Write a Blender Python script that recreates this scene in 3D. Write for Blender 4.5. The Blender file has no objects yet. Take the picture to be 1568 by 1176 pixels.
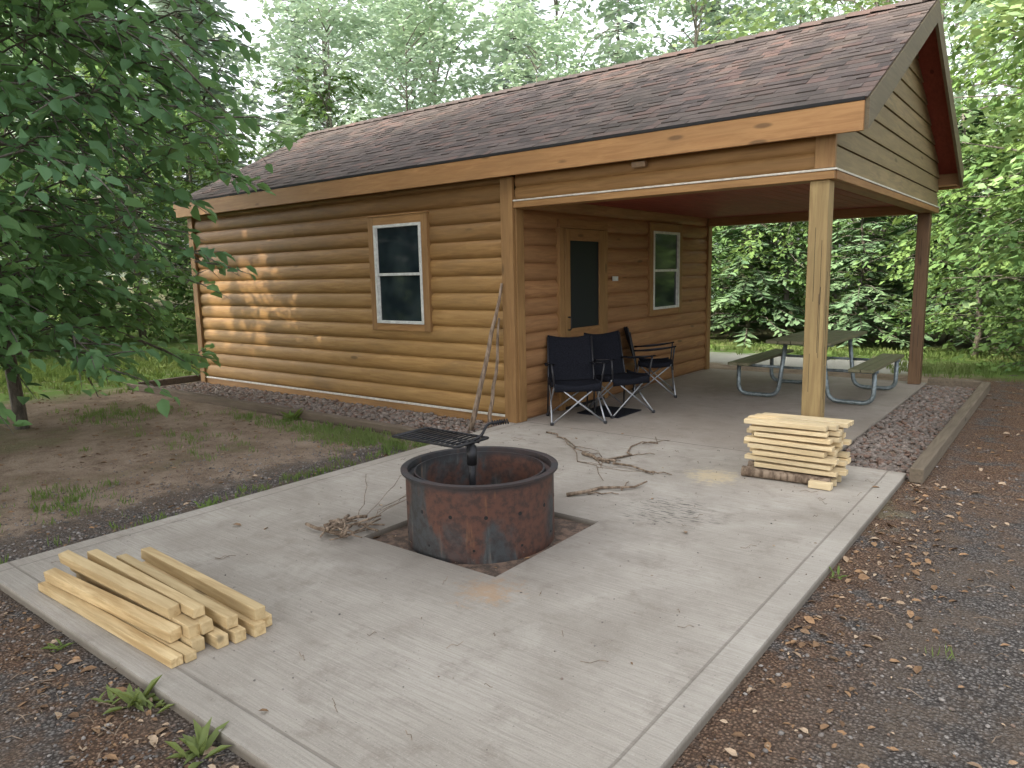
import bpy, math, random
import numpy as np
from mathutils import Vector, Matrix
random.seed(7); rng=np.random.default_rng(7)
sc=bpy.context.scene; COL=sc.collection
TAU=math.tau
# ---------------------------------------------------------------- node helper
class G:
    def __init__(s,name):
        m=bpy.data.materials.new(name); m.use_nodes=True; s.m=m; s.nt=m.node_tree
        s.b=s.nt.nodes['Principled BSDF']; s.out=s.nt.nodes['Material Output']
    def n(s,t,**k):
        x=s.nt.nodes.new(t)
        for a,v in k.items(): setattr(x,a,v)
        return x
    def put(s,sock,v):
        if isinstance(v,bpy.types.NodeSocket): s.nt.links.new(v,sock)
        elif isinstance(v,(tuple,list)):
            v=tuple(v)
            if len(sock.default_value)==4 and len(v)==3: v=v+(1,)
            sock.default_value=v
        else: sock.default_value=v
    def pos(s): return s.n('ShaderNodeNewGeometry').outputs['Position']
    def rnd(s): return s.n('ShaderNodeNewGeometry').outputs['Random Per Island']
    def obj(s): return s.n('ShaderNodeTexCoord').outputs['Object']
    def objr(s): return s.n('ShaderNodeObjectInfo').outputs['Random']
    def mul(s,v,k):
        x=s.n('ShaderNodeVectorMath',operation='MULTIPLY'); s.put(x.inputs[0],v); s.put(x.inputs[1],k); return x.outputs[0]
    def add(s,v,k):
        x=s.n('ShaderNodeVectorMath',operation='ADD'); s.put(x.inputs[0],v); s.put(x.inputs[1],k); return x.outputs[0]
    def comb(s,x_,y_,z_):
        x=s.n('ShaderNodeCombineXYZ'); s.put(x.inputs[0],x_);s.put(x.inputs[1],y_);s.put(x.inputs[2],z_); return x.outputs[0]
    def sep(s,v):
        x=s.n('ShaderNodeSeparateXYZ'); s.put(x.inputs[0],v); return x.outputs
    def noise(s,v,scale,detail=4,rough=.55,dist=0):
        x=s.n('ShaderNodeTexNoise'); s.put(x.inputs['Vector'],v); x.inputs['Scale'].default_value=scale
        x.inputs['Detail'].default_value=detail; x.inputs['Roughness'].default_value=rough; x.inputs['Distortion'].default_value=dist
        return x.outputs[0]
    def vor(s,v,scale,out=0,feature='F1'):
        x=s.n('ShaderNodeTexVoronoi',feature=feature); s.put(x.inputs['Vector'],v); x.inputs['Scale'].default_value=scale
        return x.outputs[out]
    def m_(s,op,a,b=0.0):
        x=s.n('ShaderNodeMath',operation=op); s.put(x.inputs[0],a); s.put(x.inputs[1],b); return x.outputs[0]
    def mr(s,v,a,b,c=0.0,d=1.0):
        x=s.n('ShaderNodeMapRange',interpolation_type='SMOOTHSTEP'); s.put(x.inputs[0],v)
        for i,k in enumerate((a,b,c,d)): s.put(x.inputs[i+1],k)
        return x.outputs[0]
    def mix(s,f,a,b,bt='MIX'):
        x=s.n('ShaderNodeMix',data_type='RGBA',blend_type=bt); s.put(x.inputs[0],f); s.put(x.inputs[6],a); s.put(x.inputs[7],b); return x.outputs[2]
    def bump(s,h,st,dist=.01):
        x=s.n('ShaderNodeBump'); s.put(x.inputs['Height'],h); x.inputs['Strength'].default_value=st; x.inputs['Distance'].default_value=dist
        s.nt.links.new(x.outputs[0],s.b.inputs['Normal']); return x
    def fin(s,col,rough=.7,metal=0,spec=None):
        s.put(s.b.inputs['Base Color'],col); s.put(s.b.inputs['Roughness'],rough); s.put(s.b.inputs['Metallic'],metal)
        if spec is not None: s.b.inputs['Specular IOR Level'].default_value=spec
        return s.m
# ---------------------------------------------------------------- mesh helper
def empty(name,loc=(0,0,0),rz=0):
    e=bpy.data.objects.new(name,None); COL.objects.link(e); e.location=loc; e.rotation_euler=(0,0,rz); e.empty_display_size=.2; return e
def link(o,parent=None):
    COL.objects.link(o)
    if parent: o.parent=parent
    return o
def mkmesh(name,V,F,mat=None,smooth=False):
    me=bpy.data.meshes.new(name)
    V=np.asarray(V,dtype=np.float32)
    if isinstance(F,np.ndarray):
        k=F.shape[1]; nf=len(F)
        me.vertices.add(len(V)); me.vertices.foreach_set('co',V.ravel())
        me.loops.add(nf*k); me.loops.foreach_set('vertex_index',F.astype(np.int32).ravel())
        me.polygons.add(nf); me.polygons.foreach_set('loop_start',np.arange(0,nf*k,k,dtype=np.int32))
        me.update(calc_edges=True)
    else:
        me.from_pydata([tuple(map(float,v)) for v in V],[],[tuple(f) for f in F]); me.update()
    if mat: me.materials.append(mat)
    if smooth: me.polygons.foreach_set('use_smooth',[True]*len(me.polygons))
    return me
def mobj(name,V,F,mat=None,parent=None,smooth=False,bevel=0):
    o=bpy.data.objects.new(name,mkmesh(name,V,F,mat,smooth)); link(o,parent)
    if bevel:
        b=o.modifiers.new('b','BEVEL'); b.width=bevel; b.segments=2; b.limit_method='ANGLE'
    return o
class MB:
    def __init__(s): s.V=[];s.F=[]
    def add(s,V,F):
        o=len(s.V); s.V+= [tuple(v) for v in V]; s.F+=[tuple(i+o for i in f) for f in F]
    def box(s,x0,x1,y0,y1,z0,z1,M=None):
        V=[(x,y,z) for z in (z0,z1) for y in (y0,y1) for x in (x0,x1)]
        if M is not None: V=[tuple(M@Vector(v)) for v in V]
        s.add(V,[(0,2,3,1),(4,5,7,6),(0,1,5,4),(2,6,7,3),(0,4,6,2),(1,3,7,5)])
    def tube(s,P,R,seg=8,cap=True):
        P=[Vector(p) for p in P]; n=len(P)
        if not isinstance(R,(list,tuple)): R=[R]*n
        V=[];F=[];up=None
        for i in range(n):
            d=(P[min(i+1,n-1)]-P[max(i-1,0)]).normalized()
            if up is None:
                up=Vector((0,0,1)) if abs(d.z)<.9 else Vector((1,0,0))
            a=d.cross(up).normalized(); b=a.cross(d).normalized(); up=b
            for k in range(seg):
                t=TAU*k/seg; V.append(P[i]+(a*math.cos(t)+b*math.sin(t))*R[i])
        for i in range(n-1):
            for k in range(seg):
                k2=(k+1)%seg; F.append((i*seg+k,i*seg+k2,(i+1)*seg+k2,(i+1)*seg+k))
        if cap: F.append(tuple(range(seg-1,-1,-1))); F.append(tuple((n-1)*seg+k for k in range(seg)))
        s.add(V,F)
    def obj(s,name,mat,parent=None,smooth=False,bevel=0): return mobj(name,s.V,s.F,mat,parent,smooth,bevel)
def box(name,x0,x1,y0,y1,z0,z1,mat,parent=None,bevel=.004):
    b=MB(); b.box(x0,x1,y0,y1,z0,z1); return b.obj(name,mat,parent,bevel=bevel)
def rpath(pts,r=.08,n=5):
    P=[Vector(p) for p in pts]; out=[P[0]]
    for i in range(1,len(P)-1):
        a=(P[i-1]-P[i]); b=(P[i+1]-P[i]); ra=min(r,a.length*.45); rb=min(r,b.length*.45)
        A=P[i]+a.normalized()*ra; B=P[i]+b.normalized()*rb
        for k in range(n+1):
            t=k/n; out.append(A*(1-t)**2+P[i]*2*t*(1-t)+B*t*t)
    out.append(P[-1]); return out
# ---------------------------------------------------------------- materials
def wood(name,c1,c2,axis='x',rough=.6,zgrad=None,knots=True,var=.35,spec=.35,big_=.55):
    g=G(name); p=g.pos(); r=g.rnd()
    k={'x':(1.2,14,14),'y':(14,1.2,14),'z':(14,14,1.2)}[axis]
    off=g.comb(g.m_('MULTIPLY',r,37.0),g.m_('MULTIPLY',r,91.0),g.m_('MULTIPLY',r,53.0))
    v=g.add(g.mul(p,k),off)
    gr=g.noise(v,2.2,6,.62,.6)
    big=g.noise(g.add(g.mul(p,tuple(.35*a if a>5 else a for a in k)),off),.9,3,.5)
    c=g.mix(g.mr(gr,.32,.7),c1,c2)
    c=g.mix(g.mr(big,.35,.7,0,big_),c,tuple(x*.62 for x in c1))
    c=g.mix(g.mr(r,0,1,0,var),c,tuple(x*.55 for x in c1))
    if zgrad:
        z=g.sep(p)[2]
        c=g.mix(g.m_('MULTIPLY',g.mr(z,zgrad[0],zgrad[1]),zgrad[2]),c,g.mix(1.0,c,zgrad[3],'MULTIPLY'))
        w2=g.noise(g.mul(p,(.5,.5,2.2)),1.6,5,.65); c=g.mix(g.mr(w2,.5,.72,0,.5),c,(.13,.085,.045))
    if knots:
        kk={'x':(1.4,5,5),'y':(5,1.4,5),'z':(5,5,1.4)}[axis]
        d=g.vor(g.add(g.mul(p,kk),off),.8)
        c=g.mix(g.mr(d,.05,.11,.75,0.0),c,tuple(x*.25 for x in c1))
    g.bump(gr,.25,.004)
    return g.fin(c,rough,spec=spec)
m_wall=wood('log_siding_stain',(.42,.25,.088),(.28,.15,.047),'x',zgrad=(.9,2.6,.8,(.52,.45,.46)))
m_wallp=wood('log_siding_porch',(.37,.195,.085),(.24,.115,.05),'y')
m_trimx=wood('trim_wood_x',(.36,.20,.076),(.25,.13,.046),'x',var=.2)
m_trimy=wood('trim_wood_y',(.33,.175,.07),(.22,.11,.042),'y',var=.2)
m_trimz=wood('trim_wood_z',(.31,.175,.068),(.22,.115,.042),'z',var=.2)
m_fascia=wood('fascia_wood',(.37,.20,.078),(.28,.14,.052),'x',var=.1)
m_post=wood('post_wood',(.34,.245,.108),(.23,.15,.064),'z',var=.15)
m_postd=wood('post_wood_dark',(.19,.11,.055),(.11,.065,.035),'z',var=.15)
m_gable=wood('gable_plank_wood',(.29,.215,.11),(.17,.13,.07),'y',var=.4)
m_rake=wood('rake_board_wood',(.17,.135,.08),(.11,.085,.053),'y',knots=False)
m_ceil=wood('ceiling_wood',(.36,.085,.055),(.23,.055,.038),'y',rough=.6,spec=.15)
m_lumber=wood('cut_lumber',(.74,.57,.32),(.44,.29,.13),'x',knots=True,var=.5,rough=.75,spec=.2)
m_lumber2=wood('split_lumber',(.78,.64,.41),(.58,.43,.23),'x',knots=True,var=.45,rough=.8,spec=.2)
m_timber=wood('landscape_timber',(.20,.16,.115),(.12,.095,.068),'y',var=.2,rough=.9)
m_timberx=wood('landscape_timber_x',(.16,.125,.09),(.10,.075,.055),'x',var=.2,rough=.9)
m_table=wood('table_planks',(.19,.175,.105),(.12,.12,.07),'y',rough=.5,knots=False)
def bark(name,c1,c2):
    g=G(name); v=g.mul(g.obj(),(1,1,.25)); n=g.noise(v,30,3,.6)
    c=g.mix(g.mr(n,.35,.65),c1,c2); g.bump(n,.6,.02); return g.fin(c,.9)
m_bark=bark('bark',(.09,.08,.065),(.18,.16,.13))
m_stick=bark('stick_bark',(.11,.075,.05),(.28,.21,.15))
def plain(name,c,rough=.5,metal=0,nz=.15,sc_=20,spec=None,bump=0):
    g=G(name); n=g.noise(g.obj(),sc_,4); col=g.mix(g.mr(n,.3,.7),tuple(x*(1-nz) for x in c),tuple(min(1,x*(1+nz)) for x in c))
    if bump: g.bump(n,bump,.004)
    return g.fin(col,rough,metal,spec)
m_white=plain('white_vinyl',(.54,.55,.52),.4)
m_cream=plain('drip_edge_metal',(.54,.51,.44),.5)
m_brownbox=plain('light_housing',(.25,.16,.09),.5)
m_fabric=plain('black_fabric',(.010,.011,.016),.9,nz=.4,sc_=90,spec=.15,bump=.3)
m_tube=plain('chair_steel',(.32,.33,.35),.35,.7)
m_tubeb=plain('chair_steel_black',(.03,.03,.035),.4,.3)
m_galv=plain('galvanised_pipe',(.18,.215,.225),.45,.5,nz=.3)
m_dark=plain('dark_interior',(.01,.01,.01),.9)
m_screen=plain('insect_screen',(.013,.015,.018),.5,nz=.3,sc_=200,spec=.2)
m_iron=plain('black_iron',(.022,.022,.025),.5,.5,nz=.4,bump=.3)
g=G('window_glass'); m_glass=g.fin(g.mix(g.mr(g.noise(g.pos(),2.5,2),.35,.65),(.010,.016,.020),(.022,.032,.035)),.08,0,.3)
g=G('asphalt_shingles'); r=g.rnd(); p=g.pos()
c=g.mix(g.mr(r,0,.55),(.062,.050,.047),(.098,.078,.071)); c=g.mix(g.mr(r,.62,.95),c,(.122,.078,.067)); c=g.mix(g.mr(g.m_('FRACT',g.m_('MULTIPLY',r,17.3)),.7,.9,0,.7),c,(.038,.032,.031))
sp=g.noise(p,160,2,.7); c=g.mix(g.mr(sp,.3,.7,0,.35),c,(.15,.132,.124)); c=g.mix(g.mr(g.noise(p,.9,4),.4,.7,0,.4),c,(.066,.060,.050))
g.bump(sp,.5,.004); m_shingle=g.fin(c,.95,0,.12)
# concrete
g=G('broomed_concrete'); p=g.pos(); xyz=g.sep(p)
br=g.noise(g.mul(p,(1.8,60,1)),1.6,4,.7,.3); fine=g.noise(p,120,3,.7); big=g.noise(p,.9,5,.6,.4); mid=g.noise(p,5,5,.7); m2=g.noise(p,1.9,6,.7,.3)
c=g.mix(g.mr(big,.3,.7),(.315,.283,.242),(.44,.405,.356))
c=g.mix(g.mr(br,.35,.68,0,.5),c,(.23,.205,.175)); c=g.mix(g.mr(mid,.50,.72,0,.55),c,(.21,.18,.15)); c=g.mix(g.mr(m2,.50,.62,0,.22),c,(.22,.19,.16)); c=g.mix(g.mr(m2,.33,.45,.25,0),c,(.50,.47,.42))
c=g.mix(g.mr(fine,.55,.75,0,.5),c,(.53,.49,.44)); c=g.mix(g.mr(fine,.25,.42,.55,0),c,(.11,.095,.085))
pit=g.vor(p,16,0); c=g.mix(g.mr(pit,.03,.07,.6,0),c,(.07,.06,.05))
def blob(cx,cy,r0,r1,ns=9,amp=.35):
    d=g.n('ShaderNodeVectorMath',operation='DISTANCE'); g.put(d.inputs[0],g.mul(p,(1,1,0))); g.put(d.inputs[1],(cx,cy,0))
    nn=g.m_('MULTIPLY',g.m_('SUBTRACT',g.noise(p,ns,4,.7),.5),amp)
    return g.mr(g.m_('ADD',d.outputs['Value'],nn),r0,r1,1,0)
c=g.mix(g.m_('MULTIPLY',blob(2.62,-.87,.05,.26,14,.6),.65),c,(.58,.47,.29))
c=g.mix(g.m_('MULTIPLY',blob(2.5,-3.5,.0,.2,16,.7),.6),c,(.46,.27,.13))
st=g.m_('MULTIPLY',blob(2.72,-1.84,.15,.42,6,.5),g.mr(g.noise(g.mul(p,(6,30,1)),1.5,4,.7),.5,.62)); c=g.mix(g.m_('MULTIPLY',st,.8),c,(.05,.05,.045))
c=g.mix(g.m_('MULTIPLY',blob(1.9,-2.85,.62,1.25,4,.6),.5),c,(.17,.15,.13))
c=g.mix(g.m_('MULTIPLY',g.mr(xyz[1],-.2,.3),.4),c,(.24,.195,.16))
def line(sock,at,w): return g.mr(g.m_('ABSOLUTE',g.m_('SUBTRACT',sock,at)),w*.4,w,1,0)
gr=g.m_('MAXIMUM',g.m_('MAXIMUM',line(xyz[0],3.70,.009),line(xyz[1],-4.84,.009)),g.m_('MAXIMUM',line(xyz[0],.07,.009),line(xyz[1],.06,.012)))
edge=g.m_('MAXIMUM',g.mr(xyz[0],3.70,3.71),g.mr(xyz[1],-4.85,-4.84,1,0)); c=g.mix(g.m_('MULTIPLY',edge,.12),c,(.42,.40,.36))
c=g.mix(g.m_('MULTIPLY',gr,.5),c,(.14,.12,.10))
c=g.mix(g.mr(xyz[2],-.03,-.004,.7,0),c,(.12,.10,.075))
h=g.m_('SUBTRACT',g.m_('ADD',g.m_('MULTIPLY',br,.8),g.m_('MULTIPLY',fine,.5)),gr); g.bump(h,.6,.007); m_conc=g.fin(c,.9,0,.2)
# ground
g=G('forest_ground'); p=g.pos(); xyz=g.sep(p); X,Y=xyz[0],xyz[1]
nb=g.noise(p,.7,5,.6); nm=g.noise(p,4,6,.65); nf=g.noise(p,38,4,.7); vs=g.vor(p,70,1); vd=g.vor(p,70,0)
vsv=g.n('ShaderNodeSeparateColor'); g.nt.links.new(vs,vsv.inputs[0]); rv=vsv.outputs[0]
dirt=g.mix(g.mr(nm,.3,.7),(.42,.325,.245),(.25,.18,.13)); dirt=g.mix(g.mr(nf,.5,.7,0,.6),dirt,(.52,.43,.34)); dirt=g.mix(g.mr(nf,.28,.42,.6,0),dirt,(.10,.07,.05)); dirt=g.mix(g.mr(nb,.45,.6,0,.4),dirt,(.21,.15,.10))
grav=g.mix(rv,(.105,.095,.088),(.31,.285,.265)); grav=g.mix(g.mr(vd,.3,.6,0,.8),grav,(.055,.047,.043)); grav=g.mix(g.mr(nm,.40,.62,0,.7),grav,(.17,.13,.10)); grav=g.mix(g.mr(nf,.56,.7,0,.5),grav,(.30,.26,.22))
litter=g.mix(rv,(.18,.105,.070),(.35,.23,.155)); litter=g.mix(g.mr(vd,.3,.6,0,.8),litter,(.08,.054,.04)); litter=g.mix(g.mr(nf,.3,.45,.7,0),litter,(.06,.04,.03))
grass=g.mix(g.mr(nf,.3,.7),(.10,.13,.04),(.20,.24,.09))
xn=g.m_('ADD',X,g.m_('MULTIPLY',g.m_('SUBTRACT',nm,.5),1.1)); yn=g.m_('ADD',Y,g.m_('MULTIPLY',g.m_('SUBTRACT',nm,.5),1.1))
right=g.mr(xn,3.6,4.0); front=g.mr(yn,-5.1,-4.7,1,0)
pathl=g.m_('MULTIPLY',g.mr(xn,-.95,-.5),g.mr(Y,-1.5,-1.3,1,0))
gm=g.m_('MAXIMUM',g.m_('MAXIMUM',right,front),pathl)
c=g.mix(gm,dirt,grav)
lit=g.m_('MAXIMUM',g.m_('MULTIPLY',g.mr(xn,3.9,4.45,1,0),g.mr(X,3.6,3.9)),g.m_('MAXIMUM',g.m_('MULTIPLY',g.mr(Y,-2.0,.8),g.mr(X,3.8,4.2)),g.m_('MULTIPLY',g.mr(yn,-5.5,-5.15),g.mr(Y,-5.2,-4.9,1,0))))
c=g.mix(g.m_('MULTIPLY',lit,g.mr(nm,.36,.52)),c,litter)
grm=g.m_('MULTIPLY',g.mr(g.m_('ADD',nb,g.m_('MULTIPLY',nf,.2)),.64,.76),g.m_('SUBTRACT',1.0,gm))
c=g.mix(g.m_('MULTIPLY',grm,.4),c,grass)
far=g.m_('MAXIMUM',g.mr(X,-7.6,-6.6,1,0),g.mr(Y,6.0,7.0)); c=g.mix(g.m_('MULTIPLY',far,g.mr(nm,.3,.5)),c,(.17,.27,.065))
road=g.m_('MULTIPLY',g.mr(yn,6.1,6.5),g.mr(yn,7.7,8.2,1,0)); c=g.mix(g.m_('MULTIPLY',g.m_('MULTIPLY',road,g.mr(X,-3,0)),g.mr(xn,2.4,3.2,1,0)),c,(.55,.53,.47))
deep=g.mr(g.m_('ADD',Y,g.m_('MULTIPLY',nb,3)),11,13); c=g.mix(deep,c,(.10,.10,.05))
g.bump(g.m_('ADD',nf,g.m_('MULTIPLY',vd,-.8)),1.0,.03); m_ground=g.fin(c,.95,0,.1)
def stone(name,a,b,c3):
    g=G(name); r=g.rnd(); c=g.mix(r,a,b); c=g.mix(g.mr(g.m_('FRACT',g.m_('MULTIPLY',r,13.7)),.6,.9),c,c3); c=g.mix(g.mr(g.noise(g.pos(),60,3),.4,.7,0,.4),c,tuple(x*.5 for x in a)); return g.fin(c,.9,0,.25)
m_stone=stone('river_gravel',(.13,.11,.095),(.28,.235,.205),(.20,.13,.10))
m_grit=stone('grit',(.10,.09,.083),(.34,.31,.285),(.22,.155,.12))
m_fallen=stone('dead_leaf',(.14,.085,.05),(.36,.22,.12),(.48,.36,.25))
g=G('rusted_steel'); p=g.obj(); z=g.sep(p)[2]; n1=g.noise(g.mul(p,(1,1,.5)),3.0,5,.6,.5); n2=g.noise(p,22,5,.65); n3=g.noise(g.mul(p,(4,4,.5)),2.5,4,.6)
c=g.mix(g.mr(n1,.43,.55),(.048,.052,.055),(.10,.044,.030)); c=g.mix(g.mr(n2,.40,.66,0,.7),c,(.028,.021,.019)); c=g.mix(g.m_('MULTIPLY',g.mr(n3,.52,.66),g.mr(n1,.40,.54,.75,.0)),c,(.13,.14,.135)); c=g.mix(g.mr(n3,.58,.69,0,.6),c,(.22,.10,.045))
c=g.mix(g.mr(z,.37,.41,0,.75),c,(.03,.03,.033)); g.bump(n2,.45,.008); m_rust=g.fin(c,.68,.25)
g=G('ash_soil'); n=g.noise(g.pos(),14,5,.7); g.bump(n,.8,.03); m_ash=g.fin(g.mix(g.mr(n,.35,.65),(.06,.045,.035),(.19,.125,.09)),.95)
def leaf(name,a,b,c3,tr,trc,pri=False):
    g=G(name); r=g.rnd(); o=g.objr(); n=g.noise(g.obj(),.55,1,.5)
    c=g.mix(r,a,b); c=g.mix(g.mr(n,.42,.62,0,.75),c,c3); c=g.mix(g.m_('MULTIPLY',o,.3),c,tuple(x*.6 for x in b))
    if pri: g.fin(c,.5,0,.3); base=g.b.outputs[0]
    else:
        d=g.n('ShaderNodeBsdfDiffuse'); g.put(d.inputs[0],c); base=d.outputs[0]
    if not tr:
        g.nt.links.new(base,g.out.inputs[0]); return g.m
    t=g.n('ShaderNodeBsdfTranslucent'); g.put(t.inputs[0],g.mix(.5,g.mix(1.0,c,trc,'MULTIPLY'),tuple(x*.35 for x in trc)))
    mx=g.n('ShaderNodeMixShader'); mx.inputs[0].default_value=tr
    g.nt.links.new(base,mx.inputs[1]); g.nt.links.new(t.outputs[0],mx.inputs[2]); g.nt.links.new(mx.outputs[0],g.out.inputs[0]); return g.m
m_leafn=leaf('beech_leaves',(.10,.22,.10),(.16,.31,.14),(.19,.34,.12),.4,(.75,1.0,.45),True)
m_leafu=leaf('understory_leaves',(.09,.17,.065),(.15,.25,.09),(.22,.33,.10),.25,(.85,1.0,.4))
m_leafm_haze=leaf('forest_leaves_hazed',(.20,.31,.16),(.29,.41,.20),(.36,.48,.21),.3,(.9,1.0,.5))  # mid-distance leaf colour lightened in place of haze
m_leaff_haze=leaf('far_leaves',(.40,.52,.40),(.50,.61,.47),(.52,.64,.45),.25,(.9,1.0,.8))  # pale desaturated colour paints distance haze into the far foliage
m_canopy=leaf('shade_canopy_leaves',(.07,.13,.04),(.12,.20,.06),(.14,.22,.06),0,(.9,1.0,.6))
m_needle=leaf('needles',(.11,.19,.10),(.16,.25,.13),(.18,.27,.13),0,(.9,1.0,.5))
m_needlef_haze=leaf('far_needles',(.38,.46,.41),(.46,.53,.46),(.46,.54,.43),0,(.9,1.0,.7))  # haze painted into the far needle colour as well
m_grass=leaf('grass_blades',(.13,.20,.06),(.21,.30,.10),(.28,.32,.14),.35,(.9,1,.3))
# ---------------------------------------------------------------- sun direction
el=math.radians(36); az=math.atan2(-.555,-.832)
S=np.array([math.sin(az)*math.cos(el),math.cos(az)*math.cos(el),math.sin(el)])
HOLES=[(-6.05+2.7*random.random()**1.5,random.uniform(.95,1.95),random.uniform(.03,.09)) for _ in range(34)]+[(random.uniform(-5.2,-4.5),random.uniform(1.6,1.85),.12) for _ in range(3)]+[(random.uniform(-5.9,-2.6),random.uniform(.4,.9),random.uniform(.02,.05)) for _ in range(7)]  # front-wall spots where sun patches are meant to land
def gaps(C,pad):  # culls leaves along sun rays so patches reach those wall spots
    t=C[:,1]/S[1]; hx=C[:,0]-S[0]*t; hz=C[:,2]-S[2]*t
    k=np.ones(len(C),bool)
    for x,z,r in HOLES: k&=~(((hx-x)**2+((hz-z)*1.4)**2)<(r+pad)**2)
    return k
# ---------------------------------------------------------------- foliage builders
def nrm(v): return v/np.maximum(np.linalg.norm(v,axis=1,keepdims=True),1e-6)
def leafquads(C,D,Nn,L,W,fold=True):
    D=nrm(D); Sd=nrm(np.cross(D,Nn)); Nn=np.cross(Sd,D); L=np.asarray(L).reshape(-1,1); W=np.asarray(W).reshape(-1,1); n=len(C)
    if fold:
        b=C; l1=C+D*L*.3+Sd*W*.48+Nn*W*.16; l2=C+D*L*.68+Sd*W*.40+Nn*W*.1; tp=C+D*L-Nn*L*.14; r1=C+D*L*.3-Sd*W*.48+Nn*W*.16; r2=C+D*L*.68-Sd*W*.40+Nn*W*.1
        V=np.stack([b,l1,l2,tp,r2,r1],1).reshape(-1,3); i=np.arange(n)[:,None]*6
        F=np.concatenate([i+np.array([0,3,2,1]),i+np.array([0,5,4,3])],0)
    else:
        V=np.stack([C,C+D*L*.5+Sd*W*.5,C+D*L,C+D*L*.5-Sd*W*.5],1).reshape(-1,3); i=np.arange(n)[:,None]*4; F=i+np.array([0,1,2,3])
    return V,F
def wood_part(base,h,R,limbs,seg=7,ls=3,lr=.28):
    m=MB(); P=[(base[0]+.06*math.sin(k*1.7),base[1]+.06*math.cos(k*2.1),h*k/6-.1) for k in range(7)]
    m.tube(P,[R*(1-.85*k/6) for k in range(7)],seg)
    for L in limbs: m.tube(L,[R*lr*(1-.8*k/(len(L)-1)) for k in range(len(L))],ls,cap=False)
    return m
def twig_tree(name,h,z0,Rad,nl,leafL,ntw,nlf,seed,lmat,droop=.38,gapbase=None,fold=False,wr=.56,trunk=None,lr=.28):
    r=np.random.default_rng(seed); limbs=[];C=[];D=[];Nn=[]
    for i in range(nl):
        z=z0+(h-z0)*(i+.5)/nl; a=i*2.4+r.uniform(-.6,.6); fz=(z-z0)/(h-z0)
        ln=Rad*(.75+.35*math.sin(min(1,fz*1.6)*math.pi*.5))*(1-.75*max(0,fz-.45)/.55)*r.uniform(.5,1.2)
        d=np.array([math.cos(a),math.sin(a),0]); pts=[]; up=r.uniform(.1,.65); sd_=np.array([-math.sin(a),math.cos(a),0])*r.normal(0,.28)
        for t in np.linspace(0,1,6): pts.append(np.array([0,0,z])+d*ln*t+sd_*ln*t*t+np.array([0,0,(up*t-droop*t*t)*ln])+r.normal(0,.04,3)*t)
        limbs.append([tuple(q) for q in (pts if fold else pts[::2]+[pts[-1]])])
        for j in range(ntw):
            t=.15+.85*(j+r.uniform(0,.9))/ntw; t=min(t,.999); k=int(t*5); f=t*5-k; q=pts[k]*(1-f)+pts[k+1]*f
            sd=1 if j%2 else -1; aa=a+sd*r.uniform(.4,1.3)*(1-.4*t); tl=ln*.28*r.uniform(.5,1.4)*(1.15-.5*t)+.15
            td=np.array([math.cos(aa),math.sin(aa),-.1+r.normal(0,.38)])
            if fold: limbs.append([tuple(q),tuple(q+td*tl*.5+np.array([0,0,-.03*tl])),tuple(q+td*tl+np.array([0,0,-.18*tl]))])
            for m in range(nlf):
                s=(m+.6)/nlf; sl=1 if m%2 else -1; b=q+td*tl*s+np.array([0,0,-.18*tl*s*s])
                la=aa+sl*r.uniform(.2,1.2); C.append(b+r.normal(0,.035,3)); D.append([math.cos(la),math.sin(la),-.5+r.normal(0,.42)]); Nn.append([r.normal(0,.48),r.normal(0,.48),1])
    C=np.array(C);D=np.array(D);Nn=np.array(Nn)
    if gapbase is not None:
        k=gaps(C+np.array(gapbase),leafL*.8); C=C[k];D=D[k];Nn=Nn[k]
    n=len(C); L=leafL*r.uniform(.6,1.2,n)
    V,F=leafquads(C,D,nrm(Nn),L,L*wr,fold)
    R=trunk or .03+h*.011; w=wood_part((0,0),h,R,limbs,lr=lr)
    return mkmesh(name+'_leaves',V,F,lmat),mkmesh(name+'_wood',w.V,w.F,m_bark,True)
def crown_tree(name,h,cb,Rad,ncl,per,leafL,seed,lmat):
    r=np.random.default_rng(seed); limbs=[];CC=[]
    for i in range(ncl):
        fz=r.uniform(0,1)**.9; z=cb+(h-cb)*fz; rr=Rad*math.sin(math.pi*(.12+.80*fz))**.7*r.uniform(.35,1.05); a=r.uniform(0,TAU)
        c=np.array([math.cos(a)*rr,math.sin(a)*rr,z]); CC.append(c)
        if i%3==0: limbs.append([(0,0,max(.5,z-rr*.7)),tuple(c*.5+np.array([0,0,z*.5-rr*.15])),tuple(c)])
    CC=np.array(CC); C=np.repeat(CC,per,0); n=len(C); sz=np.repeat(r.uniform(.55,1.2,ncl),per)[:,None]*Rad/3
    o=r.normal(0,1,(n,3)); o=o/np.linalg.norm(o,axis=1,keepdims=True)*(r.uniform(0,1,(n,1))**.45); C=C+o*sz*np.array([1.05,1.05,.5])
    C[:,2]-=(np.linalg.norm(o[:,:2],axis=1)**2)*.25*sz[:,0]
    a=r.uniform(0,TAU,n); D=np.stack([np.cos(a),np.sin(a),r.normal(-.25,.3,n)],1); Nn=np.stack([r.normal(0,.45,n),r.normal(0,.45,n),np.ones(n)],1)
    L=leafL*r.uniform(.6,1.3,n); V,F=leafquads(C,D,nrm(Nn),L,L*.6,False)
    w=wood_part((0,0),h*.9,.03+h*.008,limbs)
    return mkmesh(name+'_leaves',V,F,lmat),mkmesh(name+'_wood',w.V,w.F,m_bark,True)
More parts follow.
